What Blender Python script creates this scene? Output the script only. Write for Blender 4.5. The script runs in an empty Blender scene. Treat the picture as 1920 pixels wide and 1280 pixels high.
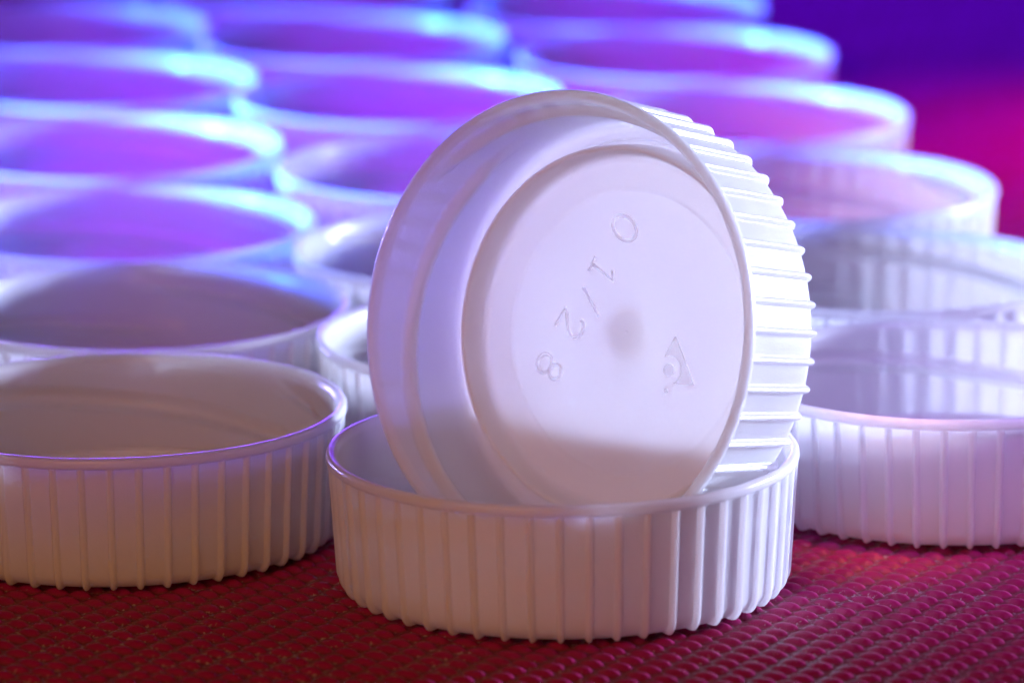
import bpy, math, random
import numpy as np
from mathutils import Matrix, Vector

random.seed(4)
rng = np.random.default_rng(7)
scene = bpy.context.scene
COL = scene.collection
U = 0.019                      # rim radius of a cap in metres; shapes below are written in cap radii

# ------------------------------------------------------------------ camera, light, exposure
cd = bpy.data.cameras.new('camera')
cam = bpy.data.objects.new('camera', cd)
COL.objects.link(cam)
RT = Vector((0.99995653, -0.0021011, -0.00908459))
UP = Vector((0.0093244, 0.22532379, 0.97423932))
FW = Vector((0.0, 0.97428167, -0.22533358))
POS = Vector((-0.20923114, -19.00132599, 5.44961247)) * U
cam.matrix_world = Matrix(((RT.x, UP.x, -FW.x, POS.x), (RT.y, UP.y, -FW.y, POS.y), (RT.z, UP.z, -FW.z, POS.z), (0, 0, 0, 1)))
cd.sensor_width = 36.0
cd.lens = 8698.6 / 1920 * 36.0
cd.clip_start = 0.01
cd.clip_end = 20.0
cd.dof.use_dof = True
cd.dof.focus_distance = 19.5 * U
cd.dof.aperture_fstop = 163.1e-3 / (2 * 0.150 * U)
cd.dof.aperture_blades = 7
scene.camera = cam

world = bpy.data.worlds.new('World')
scene.world = world
world.use_nodes = True
bg = world.node_tree.nodes['Background']
bg.inputs['Color'].default_value = (1.0, 0.52, 0.42, 1)
bg.inputs['Strength'].default_value = 0.02

def area(name, loc, target, sx, sy, color, power):
    l = bpy.data.lights.new(name, 'AREA')
    l.shape = 'RECTANGLE'
    l.size, l.size_y = sx * U, sy * U
    l.color = color
    l.energy = power
    o = bpy.data.objects.new(name, l)
    COL.objects.link(o)
    o.location = Vector(loc) * U
    o.rotation_euler = (Vector(target) - Vector(loc)).to_track_quat('-Z', 'Y').to_euler()
    return o

def polar(az, d, z):
    return (d * math.cos(math.radians(az)), d * math.sin(math.radians(az)), z)

ky = area('key_lamp', polar(25, 22, 2.5), (1.6, 1.6, 0.6), 2.2, 1.7, (0.56, 0.66, 1.0), 0.40)
ky.data.spread = math.radians(44)
area('blue_lamp', (3.0, 26, 5.0), (0.0, 6, 0.3), 8, 3.1, (0.13, 0.0, 1.0), 0.24)
area('rim_lamp', (-5.5, 45, 3.4), (-1.0, 0, 0.6), 5, 2.7, (0.20, 0.05, 1.0), 1.7)
vi = area('violet_lamp', (-9, -1, 8.3), (-1.2, 9, 0.3), 2.5, 2.5, (0.33, 0.01, 1.0), 0.050)
vi.data.spread = math.radians(33)
lv = area('lavender_fill', polar(128, 20, 1.7), (-0.2, 0.1, 1.45), 1.6, 1.0, (0.30, 0.27, 1.0), 0.0055)  # added narrow beam, only to lift the tilted cap's left inner wall
lv.data.spread = math.radians(9)
cy = area('cyan_lamp', (-18.9, 2.6, 1.4), (-0.5, 8.4, 0.5), 1.2, 0.5, (0.02, 0.125, 1.0), 1.7)
cy.data.spread = math.radians(31)
area('warm_lamp', (-3.6, -8.0, 4.0), (-0.3, 0.6, 0.4), 5, 3, (1.0, 0.43, 0.16), 0.092)
mg = area('magenta_lamp', (8, 13, 6.0), (4.6, 9.6, 0), 2, 2, (1.0, 0.0, 0.27), 0.058)
mg.data.spread = math.radians(50)
am = area('amber_fill', (1.7, 0.1, 4.4), (1.34, 0.42, 0.0), 0.25, 0.25, (1.0, 0.34, 0.02), 0.00038)  # added spot for the orange glow on the mat; no such source known
am.data.spread = math.radians(15)
pk = area('pink_fill', (4.4, -2.2, 6.0), (2.2, 0.9, 0.0), 0.8, 0.8, (0.42, 0.22, 0.80), 0.0110)  # invented fill from above, brightens the mat and caps on the right
pk.data.spread = math.radians(50)

scene.view_settings.view_transform = 'Standard'
scene.view_settings.look = 'None'
scene.view_settings.exposure = 0.0
scene.view_settings.gamma = 1.0
scene.view_settings.use_curve_mapping = False
scene.render.engine = 'CYCLES'
scene.cycles.use_denoising = True
scene.cycles.max_bounces = 16
scene.cycles.diffuse_bounces = 10
scene.cycles.glossy_bounces = 4
scene.cycles.transmission_bounces = 6
scene.cycles.sample_clamp_indirect = 6.0

# ------------------------------------------------------------------ materials
def new_mat(name):
    m = bpy.data.materials.new(name)
    m.use_nodes = True
    nt = m.node_tree
    return m, nt, nt.nodes['Principled BSDF']

def plastic(name, fine=0.10, rough=0.33, clear=0.0, depth=0.0021, thru=0.4):
    m, nt, p = new_mat(name)
    N, L = nt.nodes, nt.links
    tc = N.new('ShaderNodeTexCoord')
    # pale body with tiny dark dust specks
    vo = N.new('ShaderNodeTexVoronoi'); vo.inputs['Scale'].default_value = 190.0
    L.new(tc.outputs['Object'], vo.inputs['Vector'])
    lt = N.new('ShaderNodeMath'); lt.operation = 'LESS_THAN'; lt.inputs[1].default_value = 0.024
    L.new(vo.outputs['Distance'], lt.inputs[0])
    sp = N.new('ShaderNodeSeparateColor'); L.new(vo.outputs['Color'], sp.inputs[0])
    gt = N.new('ShaderNodeMath'); gt.operation = 'GREATER_THAN'; gt.inputs[1].default_value = 0.72
    L.new(sp.outputs[0], gt.inputs[0])
    mu = N.new('ShaderNodeMath'); mu.operation = 'MULTIPLY'
    L.new(lt.outputs[0], mu.inputs[0]); L.new(gt.outputs[0], mu.inputs[1])
    mx = N.new('ShaderNodeMix'); mx.data_type = 'RGBA'
    mx.inputs[6].default_value = (0.955, 0.96, 0.968, 1)
    mx.inputs[7].default_value = (0.25, 0.20, 0.16, 1)
    L.new(mu.outputs[0], mx.inputs[0])
    L.new(mx.outputs[2], p.inputs['Base Color'])
    p.inputs['Roughness'].default_value = rough
    p.inputs['IOR'].default_value = 1.49
    p.inputs['Subsurface Weight'].default_value = 1.0
    p.inputs['Subsurface Radius'].default_value = (0.94, 0.97, 1.0)
    p.inputs['Subsurface Scale'].default_value = depth
    # mould grain
    no = N.new('ShaderNodeTexNoise'); no.inputs['Scale'].default_value = 5200.0
    no.inputs['Detail'].default_value = 2.0
    L.new(tc.outputs['Object'], no.inputs['Vector'])
    n2 = N.new('ShaderNodeTexNoise'); n2.inputs['Scale'].default_value = 330.0
    L.new(tc.outputs['Object'], n2.inputs['Vector'])
    ad = N.new('ShaderNodeMath'); ad.operation = 'MULTIPLY_ADD'; ad.inputs[1].default_value = 2.0
    L.new(n2.outputs['Fac'], ad.inputs[0]); L.new(no.outputs['Fac'], ad.inputs[2])
    bp = N.new('ShaderNodeBump'); bp.inputs['Strength'].default_value = fine
    bp.inputs['Distance'].default_value = 0.00006
    L.new(ad.outputs[0], bp.inputs['Height'])
    L.new(bp.outputs['Normal'], p.inputs['Normal'])
    # light scattered clean through the thin wall
    tl = N.new('ShaderNodeBsdfTranslucent'); mt_ = N.new('ShaderNodeMixShader'); mt_.inputs[0].default_value = thru
    L.new(mx.outputs[2], tl.inputs['Color']); L.new(bp.outputs['Normal'], tl.inputs['Normal'])
    L.new(p.outputs[0], mt_.inputs[1]); L.new(tl.outputs[0], mt_.inputs[2])
    L.new(mt_.outputs[0], N['Material Output'].inputs['Surface'])
    p.inputs['Specular IOR Level'].default_value = 0.6
    if clear > 0:                                      # thin raised details let part of the light straight through
        tr = N.new('ShaderNodeBsdfTransparent'); ms = N.new('ShaderNodeMixShader'); ms.inputs[0].default_value = clear
        L.new(mt_.outputs[0], ms.inputs[1]); L.new(tr.outputs[0], ms.inputs[2])
        L.new(ms.outputs[0], N['Material Output'].inputs['Surface'])
    return m

M_PLASTIC = plastic('white_plastic', 0.35, 0.25, 0.0, 0.0014, 0.36)
M_SMOOTH = plastic('white_plastic_smooth', 0.12, 0.45, 0.0, 0.0015, 0.18)
M_LETTER = plastic('white_plastic_letter', 0.12, 0.42, 0.74)

def mat_weave():
    m, nt, p = new_mat('red_vinyl_weave')
    N, L = nt.nodes, nt.links
    tc = N.new('ShaderNodeTexCoord')
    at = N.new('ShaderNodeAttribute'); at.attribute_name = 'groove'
    no = N.new('ShaderNodeTexNoise'); no.inputs['Scale'].default_value = 420.0; no.inputs['Detail'].default_value = 3
    L.new(tc.outputs['Object'], no.inputs['Vector'])
    cr = N.new('ShaderNodeMix'); cr.data_type = 'RGBA'
    cr.inputs[6].default_value = (0.26, 0.004, 0.07, 1)
    cr.inputs[7].default_value = (0.38, 0.008, 0.115, 1)
    L.new(no.outputs['Fac'], cr.inputs[0])
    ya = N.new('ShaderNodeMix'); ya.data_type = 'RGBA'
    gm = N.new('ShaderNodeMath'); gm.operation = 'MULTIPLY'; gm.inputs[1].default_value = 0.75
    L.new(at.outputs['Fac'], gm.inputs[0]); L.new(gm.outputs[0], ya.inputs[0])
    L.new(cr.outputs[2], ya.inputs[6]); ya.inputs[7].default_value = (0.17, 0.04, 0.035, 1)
    # lint and dust caught in the grooves
    du = N.new('ShaderNodeTexNoise'); du.inputs['Scale'].default_value = 2600.0; du.inputs['Detail'].default_value = 4
    L.new(tc.outputs['Object'], du.inputs['Vector'])
    d2 = N.new('ShaderNodeTexNoise'); d2.inputs['Scale'].default_value = 130.0
    L.new(tc.outputs['Object'], d2.inputs['Vector'])
    a1 = N.new('ShaderNodeMath'); a1.operation = 'MULTIPLY_ADD'; a1.inputs[1].default_value = 0.35
    L.new(d2.outputs['Fac'], a1.inputs[0]); L.new(du.outputs['Fac'], a1.inputs[2])
    a2 = N.new('ShaderNodeMath'); a2.operation = 'MULTIPLY_ADD'; a2.inputs[1].default_value = 0.16
    L.new(at.outputs['Fac'], a2.inputs[0]); L.new(a1.outputs[0], a2.inputs[2])
    mr = N.new('ShaderNodeMapRange'); mr.inputs['From Min'].default_value = 0.89; mr.inputs['From Max'].default_value = 1.0
    mr.inputs['To Max'].default_value = 0.6
    L.new(a2.outputs[0], mr.inputs['Value'])
    mx = N.new('ShaderNodeMix'); mx.data_type = 'RGBA'
    L.new(mr.outputs[0], mx.inputs[0]); L.new(ya.outputs[2], mx.inputs[6])
    mx.inputs[7].default_value = (0.55, 0.48, 0.50, 1)
    L.new(mx.outputs[2], p.inputs['Base Color'])
    p.inputs['Roughness'].default_value = 0.40
    p.inputs['Specular IOR Level'].default_value = 0.25
    p.inputs['IOR'].default_value = 1.5
    bn = N.new('ShaderNodeTexNoise'); bn.inputs['Scale'].default_value = 1900.0; bn.inputs['Detail'].default_value = 3
    L.new(tc.outputs['Object'], bn.inputs['Vector'])
    bp = N.new('ShaderNodeBump'); bp.inputs['Strength'].default_value = 0.35; bp.inputs['Distance'].default_value = 0.00015
    L.new(bn.outputs['Fac'], bp.inputs['Height']); L.new(bp.outputs['Normal'], p.inputs['Normal'])
    return m
M_MAT = mat_weave()

mt, nt_, p_ = new_mat('dark_table_top')
p_.inputs['Base Color'].default_value = (0.06, 0.02, 0.015, 1)
p_.inputs['Roughness'].default_value = 0.5
_n = nt_.nodes.new('ShaderNodeTexNoise'); _n.inputs['Scale'].default_value = 60
_m = nt_.nodes.new('ShaderNodeMapRange'); _m.inputs['To Min'].default_value = 0.35; _m.inputs['To Max'].default_value = 0.6
nt_.links.new(_n.outputs['Fac'], _m.inputs['Value']); nt_.links.new(_m.outputs[0], p_.inputs['Roughness'])
M_TABLE = mt

# ------------------------------------------------------------------ mesh helpers
def mesh_from(name, verts, quads, material, smooth=True):
    me = bpy.data.meshes.new(name)
    v = np.asarray(verts, np.float32) * U
    q = np.asarray(quads, np.int32)
    me.vertices.add(len(v)); me.vertices.foreach_set('co', v.ravel())
    me.loops.add(q.size); me.loops.foreach_set('vertex_index', q.ravel())
    me.polygons.add(len(q)); me.polygons.foreach_set('loop_start', np.arange(0, q.size, q.shape[1], dtype=np.int32))
    if smooth:
        me.polygons.foreach_set('use_smooth', np.ones(len(q), bool))
    me.update(calc_edges=True)
    me.validate()
    me.materials.append(material)
    return me

def link(name, data, parent=None):
    o = bpy.data.objects.new(name, data)
    COL.objects.link(o)
    if parent is not None:
        o.parent = parent
    return o

def grid_quads(na, npf, close_a=True, close_p=True):
    ia = np.arange(na if close_a else na - 1); ip = np.arange(npf if close_p else npf - 1)
    A, P = np.meshgrid(ia, ip, indexing='ij')
    A1, P1 = (A + 1) % na, (P + 1) % npf
    return np.stack([A * npf + P, A1 * npf + P, A1 * npf + P1, A * npf + P1], -1).reshape(-1, 4)

def lathe(name, prof, material, n=256, closed=True):
    prof = np.array(prof, float)
    a = np.linspace(0, 2 * np.pi, n, endpoint=False)
    r, z = prof[:, 0], prof[:, 1]
    V = np.stack([np.cos(a)[:, None] * r, np.sin(a)[:, None] * r, np.broadcast_to(z, (n, len(z)))], -1).reshape(-1, 3)
    return mesh_from(name, V, grid_quads(n, len(prof), True, closed), material)

def arc(cx, cz, rad, a0, a1, n):
    t = np.radians(np.linspace(a0, a1, n))
    return [(cx + rad * math.cos(k), cz + rad * math.sin(k)) for k in t]

# ------------------------------------------------------------------ the cap
H = 0.6018
NR = 50                                                # grip ribs
def r_in(z):                                           # inner wall radius
    return 0.912 + (z - 0.10) / 0.48 * 0.040

def skirt_mesh():
    # profile: r, z, normal_r, normal_z, rib weight; ordered bottom -> outside -> rim -> inside -> floor
    P = []
    for r in (0.8235, 0.835, 0.85, 0.862):
        P.append((r, 0.014, 0, -1, 0))
    for k, t in enumerate(np.linspace(-82, 0, 9)):
        c, s = math.cos(math.radians(t)), math.sin(math.radians(t))
        P.append((0.872 + 0.070 * c, 0.084 + 0.070 * s, c, s, min(1, (k + .3) / 3)))
    for z in np.linspace(0.13, 0.545, 9):
        P.append((0.942 + (z - 0.084) / 0.46 * 0.028, z, 1, 0, 1))
    P.append((0.9715, 0.549, 1, 0, 0.93))
    P.append((0.980, 0.552, 1, 0, 0.5))
    P.append((0.992, 0.5545, 1, 0, 0))
    P.append((0.999, 0.560, 1, 0, 0))
    P.append((1.001, 0.568, 1, 0, 0))
    P.append((1.000, 0.581, 1, 0, 0))
    for c in arc(0.9795, 0.581, 0.0205, 18, 162, 8):
        P.append((c[0], c[1], 0, 0, 0))
    i0 = len(P)
    for z in [0.575] + list(np.linspace(0.562, 0.13, 54)):
        P.append((r_in(z), z, 0, 0, 0))
    i1 = len(P)
    for c in arc(r_in(0.1) - 0.044, 0.102, 0.044, -8, -84, 6):
        P.append((c[0], c[1], 0, 0, 0))
    for r in (0.855, 0.845, 0.834, 0.8235):
        P.append((r, 0.058, 0, 0, 0))
    P = np.array(P)
    off = np.array([-.5, -.36, -.25, -.19, -.165, -.142, -.122, -.10, -.07, -.035, 0, .035, .07, .10, .122, .142, .165, .19, .25, .36])
    w = 0.142
    x = np.clip(np.abs(off) / w, 0, 1)
    shape = np.sqrt(np.clip(1 - x ** 2, 0, 1)) ** 1.3
    shape += 0.06 * np.clip(1 - (np.abs(off) - 0.10) / 0.09, 0, 1) * (x >= 0.99)   # fillet at the rib's foot
    ang = (np.arange(NR)[:, None] + off[None]).ravel() * 2 * np.pi / NR
    sh = np.tile(shape, NR)
    hgt = 0.0230 * (1 + 0.05 * np.repeat(rng.standard_normal(NR), len(off)))
    d = sh[:, None] * hgt[:, None] * P[None, :, 4]
    r = P[None, :, 0] + d * P[None, :, 2]
    z = P[None, :, 1] + d * P[None, :, 3]
    # three-start screw thread moulded on the inner wall
    zi = P[i0:i1, 1]
    for k in range(3):
        t = np.mod((149 - 120 * k) - np.degrees(ang), 360.0)
        sw = 146.0
        tap = np.clip(np.minimum(t / 20.0, (sw - t) / 24.0), 0, 1); tap = tap * tap * (3 - 2 * tap)
        zc = H - 0.072 - 0.00193 * t
        uu = (zi[None] - zc[:, None]) / 0.056
        up = np.where(uu > 0, uu * 1.25, uu * 0.92)
        bump = np.clip(1 - up ** 2, 0, 1) ** 1.4
        r[:, i0:i1] -= 0.041 * tap[:, None] * bump
    # a hair of real life: the rim is not perfectly even
    wob = 0.0012 * np.sin(3 * ang + 0.6) + 0.0008 * np.sin(7 * ang)
    z = z + wob[:, None] * (P[None, :, 1] > 0.5)
    V = np.stack([np.cos(ang)[:, None] * r, np.sin(ang)[:, None] * r, z], -1).reshape(-1, 3)
    return mesh_from('skirt', V, grid_quads(len(ang), len(P)), M_PLASTIC)

def panel_mesh():
    top, bot = 0.060, 0.014
    prof = [(0.8225, bot), (0.8225, top - 0.002), (0.812, 0.0605), (0.806, 0.065), (0.802, 0.075), (0.798, 0.12), (0.794, 0.175), (0.791, 0.190), (0.785, 0.198), (0.778, 0.2005),
            (0.771, 0.197), (0.767, 0.187), (0.7645, 0.160), (0.762, 0.12), (0.7585, 0.092), (0.752, 0.075), (0.742, 0.0650), (0.728, 0.0610), (0.715, top), (0.625, top), (0.612, top), (0.606, top - 0.0022), (0.598, top - 0.003), (0.50, top - 0.003),
            (0.30, top - 0.003), (0.13, top - 0.003), (0.108, top - 0.0025), (0.098, top - 0.0004), (0.08, top), (0.03, top), (0.012, top + .001), (0.0006, top + 0.0015),
            (0.0006, bot - 0.030), (0.09, bot - 0.030), (0.105, bot - 0.006), (0.12, bot), (0.40, bot)]
    me = lathe('end_panel', prof, M_SMOOTH, 256)
    return me

ME_SKIRT, ME_PANEL = skirt_mesh(), panel_mesh()
GROUP = 'white ribbed bottle caps on the red mat'

def make_cap(label, loc, spin):
    root = bpy.data.objects.new('bottle_cap', None)
    COL.objects.link(root)
    root.empty_display_size = 0.005
    root['label'] = label; root['category'] = 'bottle cap'; root['group'] = GROUP
    root.location = Vector(loc) * U
    root.rotation_euler = (0, 0, math.radians(spin))
    link('skirt', ME_SKIRT, root)
    link('end_panel', ME_PANEL, root)
    return root

# label, x, y, spin of each cap that lies open side up
CAPS = [
    ('white ribbed cap lying open side up in front, with the tilted cap standing in it', 0.0, 0.0, 2.2),
    ('shadowed brownish ribbed cap lying at the front left, nearest the left edge', -1.939, 0.833, 20),
    ('open cap directly behind the front left cap, brownish inside with a violet rim', -1.987, 2.841, 75),
    ('blurred open cap with half blue, half magenta inside, third back in the left row', -2.228, 4.831, 40),
    ('blurred violet cap in the left row, just behind the half magenta one', -2.497, 7.016, 10),
    ('blurred violet cap in the left row, next to last before the top edge', -2.753, 9.215, 33),
    ('blurred violet cap at the top left corner, last of the left row', -3.194, 11.321, 50),
    ('pale cap half hidden behind the left rim of the tilted cap, nearer of two there', -0.126, 2.158, 65),
    ('cap with pale back rim half hidden left of the tilted cap, farther of two', -0.326, 4.168, 5),
    ('blurred violet cap mostly hidden behind the top left of the tilted cap', -0.52, 6.36, 25),
    ('blurred violet cap whose bright rim meets the top of the tilted cap', -0.87, 8.60, 48),
    ('blurred violet cap in the middle row, bright dot on its rim near the top', -1.215, 10.765, 18),
    ('blurred cap cut off by the top edge, last of the middle row', -1.60, 12.95, 30),
    ('lavender ribbed cap at the right edge, front of the right row, ribs in view', 1.770, 1.360, 11),
    ('pale cap cut by the right edge, second of the right row, thread line inside', 1.636, 3.501, 84),
    ('blurred cap with a pink inside, cyan rim glow and glaring white right side', 1.422, 5.675, 28),
    ('blurred purple cap in the right row, just behind the one with the white side', 1.138, 7.888, 60),
    ('blurred purple cap in the right row, second from the top edge', 0.843, 10.036, 22),
    ('blurred purple cap cut by the top edge, farthest of the right row', 0.519, 12.023, 44),
]
for lab, x, y, s in CAPS:
    make_cap(lab, (x, y, 0.0), s)
# the row goes on to the left, outside the picture
for x, y, s in [(-3.80, 1.50, 15), (-3.86, 3.53, 52), (-4.10, 5.56, 8), (-4.38, 7.74, 70), (-4.66, 9.93, 31), (-5.06, 12.02, 5)]:
    make_cap('white ribbed cap of the row beyond the left edge of the picture', (x, y, 0.0), s)

# ------------------------------------------------------------------ the tilted cap, with its moulded marks
tilt = make_cap('white ribbed cap standing tilted on its side, embossed inside face towards the camera', (0, 0, 0), 0)
AX = Vector((-0.59886958, -0.77163483, 0.2143243))
UU = Vector((0.78999223, -0.61311685, 0.0)).normalized()
VV = AX.cross(UU).normalized()
CC = Vector((-0.0433, -0.1008, 1.1330))
base = (CC - AX * H) * U
tilt.matrix_world = Matrix(((UU.x, VV.x, AX.x, base.x), (UU.y, VV.y, AX.y, base.y), (UU.z, VV.z, AX.z, base.z), (0, 0, 0, 1)))
tilt_panel = [c for c in tilt.children if c.name.startswith('end_panel')][0]

ZF = 0.057                                             # face of the panel
def stroke_mesh(name, strokes, width, height):
    cu = bpy.data.curves.new(name, 'CURVE'); cu.dimensions = '3D'
    cu.bevel_depth = width * U; cu.bevel_resolution = 3; cu.use_fill_caps = True
    for pts, cyc in strokes:
        s = cu.splines.new('POLY'); s.points.add(len(pts) - 1)
        for p, q in zip(s.points, pts):
            p.co = (q[0] * U, q[1] * U, 0, 1)
        s.use_cyclic_u = cyc
    o = bpy.data.objects.new(name, cu); COL.objects.link(o)
    me = bpy.data.meshes.new_from_object(o.evaluated_get(bpy.context.evaluated_depsgraph_get()))
    bpy.data.objects.remove(o); bpy.data.curves.remove(cu)
    me.name = name
    co = np.zeros(len(me.vertices) * 3, np.float32); me.vertices.foreach_get('co', co)
    co = co.reshape(-1, 3); co[:, 2] = co[:, 2] * (height / width) + ZF * U
    me.vertices.foreach_set('co', co.ravel())
    me.polygons.foreach_set('use_smooth', np.ones(len(me.polygons), bool))
    me.materials.clear(); me.materials.append(M_LETTER)
    return me

def ell(cx, cy, a, b, n=40):
    return [(cx + a * math.cos(2 * math.pi * k / n), cy + b * math.sin(2 * math.pi * k / n)) for k in range(n)]

GLYPH = {  # drawn about their own centre, height about 0.14, y up
    '0': [(ell(0, 0, 0.047, 0.068), True)],
    '1': [([(-0.030, 0.040), (0.004, 0.068), (0.004, -0.066)], False), ([(-0.032, -0.066), (0.040, -0.066)], False)],
    '/': [([(0.030, 0.070), (-0.030, -0.070)], False)],
    '2': [([(-0.044, 0.034), (-0.040, 0.050), (-0.026, 0.064), (0.0, 0.069), (0.026, 0.062), (0.040, 0.044), (0.040, 0.024), (0.028, 0.002),
            (0.004, -0.020), (-0.026, -0.044), (-0.044, -0.066), (0.048, -0.066)], False)],
    '8': [(ell(0, 0.034, 0.032, 0.032), True), (ell(0, -0.033, 0.042, 0.037), True)],
}
RD = np.array((-0.424, -0.906)); UD = np.array((0.906, -0.424))
def place(gl, c):
    out = []
    for pts, cyc in gl:
        out.append(([tuple(np.array(c) + p[0] * RD + p[1] * UD) for p in pts], cyc))
    return out
marks = [('0', (-0.080, 0.439)), ('1', (-0.164, 0.242)), ('/', (-0.206, 0.105)), ('2', (-0.298, -0.004)), ('8', (-0.383, -0.203))]
strokes = []
for ch, c in marks:
    strokes += place(GLYPH[ch], c)
link('embossed_number', stroke_mesh('embossed_number', strokes, 0.0085, 0.0075), tilt_panel)

def slab(name, polys, h):
    import bmesh
    bm = bmesh.new()
    for poly in polys:
        a = [bm.verts.new((x * U, y * U, (ZF - 0.004) * U)) for x, y in poly]
        cx = sum(p[0] for p in poly) / len(poly); cy = sum(p[1] for p in poly) / len(poly)
        k = 0.97
        b = [bm.verts.new(((cx + (x - cx) * k) * U, (cy + (y - cy) * k) * U, (ZF + h) * U)) for x, y in poly]
        bm.faces.new(b)
        bm.faces.new(a[::-1])
        for i in range(len(a)):
            j = (i + 1) % len(a)
            bm.faces.new((a[i], a[j], b[j], b[i]))
    bmesh.ops.recalc_face_normals(bm, faces=bm.faces)
    me = bpy.data.meshes.new(name); bm.to_mesh(me); bm.free()
    me.materials.append(M_LETTER)
    return me
# triangle with an eye: right half of a triangle cut by a ring, and a pupil
ec, er = np.array((0.243, -0.130)), 0.064
arcp = [tuple(ec + er * np.array((math.cos(t), math.sin(t)))) for t in np.radians(np.linspace(-60, 120, 26))]
tri = [(0.255, 0.022), (0.384, -0.177)] + arcp
link('embossed_emblem', slab('embossed_emblem', [tri, ell(0.243, -0.130, 0.027, 0.027, 28), ell(0.241, -0.219, 0.009, 0.009, 12)], 0.0075), tilt_panel)

# ------------------------------------------------------------------ woven mat
LA = np.array((0.0455, 0.0845)); LB = np.array((0.112, -0.045))
INV = np.linalg.inv(np.stack([LA, LB], 1))
O0 = np.array((1.210, -0.847))
E1 = np.array((math.cos(math.radians(-33)), math.sin(math.radians(-33)))); E2 = np.array((-E1[1], E1[0]))
def weave(X, Y):
    p = np.stack([X - O0[0], Y - O0[1]], -1)
    k = p @ INV.T
    base_i = np.round(k)
    h = np.full(X.shape, -1.0)
    for di in (-1, 0, 1):
        for dj in (-1, 0, 1):
            ij = base_i + (di, dj)
            jit = np.stack([np.sin(ij[..., 0] * 12.9 + ij[..., 1] * 78.2) * 0.004, np.sin(ij[..., 0] * 39.3 + ij[..., 1] * 11.1) * 0.003], -1)
            c = ij[..., 0:1] * LA + ij[..., 1:2] * LB + jit
            d = p - c
            sz = 1 + 0.07 * np.sin(ij[..., 0] * 5.1 + ij[..., 1] * 17.7)
            s = (d @ E1) / (0.057 * sz); t = (d @ E2) / 0.033
            t = t + 0.10 * s                                # leaning yarn
            q = 1 - s * s * (1 + 0.25 * s) - t * t
            h = np.maximum(h, q)
    hb = 0.026 * np.sqrt(np.clip(h, 0, 1)) ** 1.1
    # thin weft yarns running along the diagonal between the bumps
    v = k[..., 1] + 0.5; v = v - np.round(v)
    yarn = np.clip(1 - (v / 0.20) ** 2, 0, 1)
    tw = 0.5 + 0.5 * np.sin(2 * np.pi * (k[..., 0] * 1.0 + 0.25) + 9 * v)
    hy = 0.007 * np.sqrt(yarn) * (0.7 + 0.3 * tw)
    z = np.maximum(hb, hy) - 0.026
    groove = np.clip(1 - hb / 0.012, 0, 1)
    return z, groove

def mat_mesh():
    Vs, Qs, Gs, n0 = [], [], [], 0
    patches = [(-2.6, 2.9, -2.3, 1.9, 0.0095), (-4.4, 5.2, 1.9, 6.2, 0.019), (-6.4, 6.6, 6.2, 19.5, 0.038),
               (-6.4, -2.6, -4.5, 1.9, 0.04), (2.9, 6.6, -4.5, 1.9, 0.04), (-2.6, 2.9, -4.5, -2.3, 0.03), (-6.4, -4.4, 1.9, 6.2, 0.05), (5.2, 6.6, 1.9, 6.2, 0.05)]
    for x0, x1, y0, y1, st in patches:
        nx, ny = int(round((x1 - x0) / st)) + 1, int(round((y1 - y0) / st)) + 1
        X, Y = np.meshgrid(np.linspace(x0, x1, nx), np.linspace(y0, y1, ny), indexing='ij')
        Z, G = weave(X, Y)
        Vs.append(np.stack([X, Y, Z], -1).reshape(-1, 3)); Gs.append(G.ravel())
        I = np.arange(nx * ny).reshape(nx, ny)
        Qs.append(np.stack([I[:-1, :-1], I[1:, :-1], I[1:, 1:], I[:-1, 1:]], -1).reshape(-1, 4) + n0)
        n0 += nx * ny
    me = mesh_from('woven_mat', np.concatenate(Vs), np.concatenate(Qs), M_MAT)
    at = me.attributes.new('groove', 'FLOAT', 'POINT')
    at.data.foreach_set('value', np.concatenate(Gs).astype(np.float32))
    return me
mat_o = link('woven_mat', mat_mesh())
mat_o['label'] = 'red woven vinyl mat with rows of oval bumps under all the caps'
mat_o['category'] = 'mat'

tab = link('tabletop', mesh_from('tabletop', [(-14, -12, -0.06), (16, -12, -0.06), (16, 30, -0.06), (-14, 30, -0.06)], [(0, 1, 2, 3)], M_TABLE, False))
tab['kind'] = 'structure'
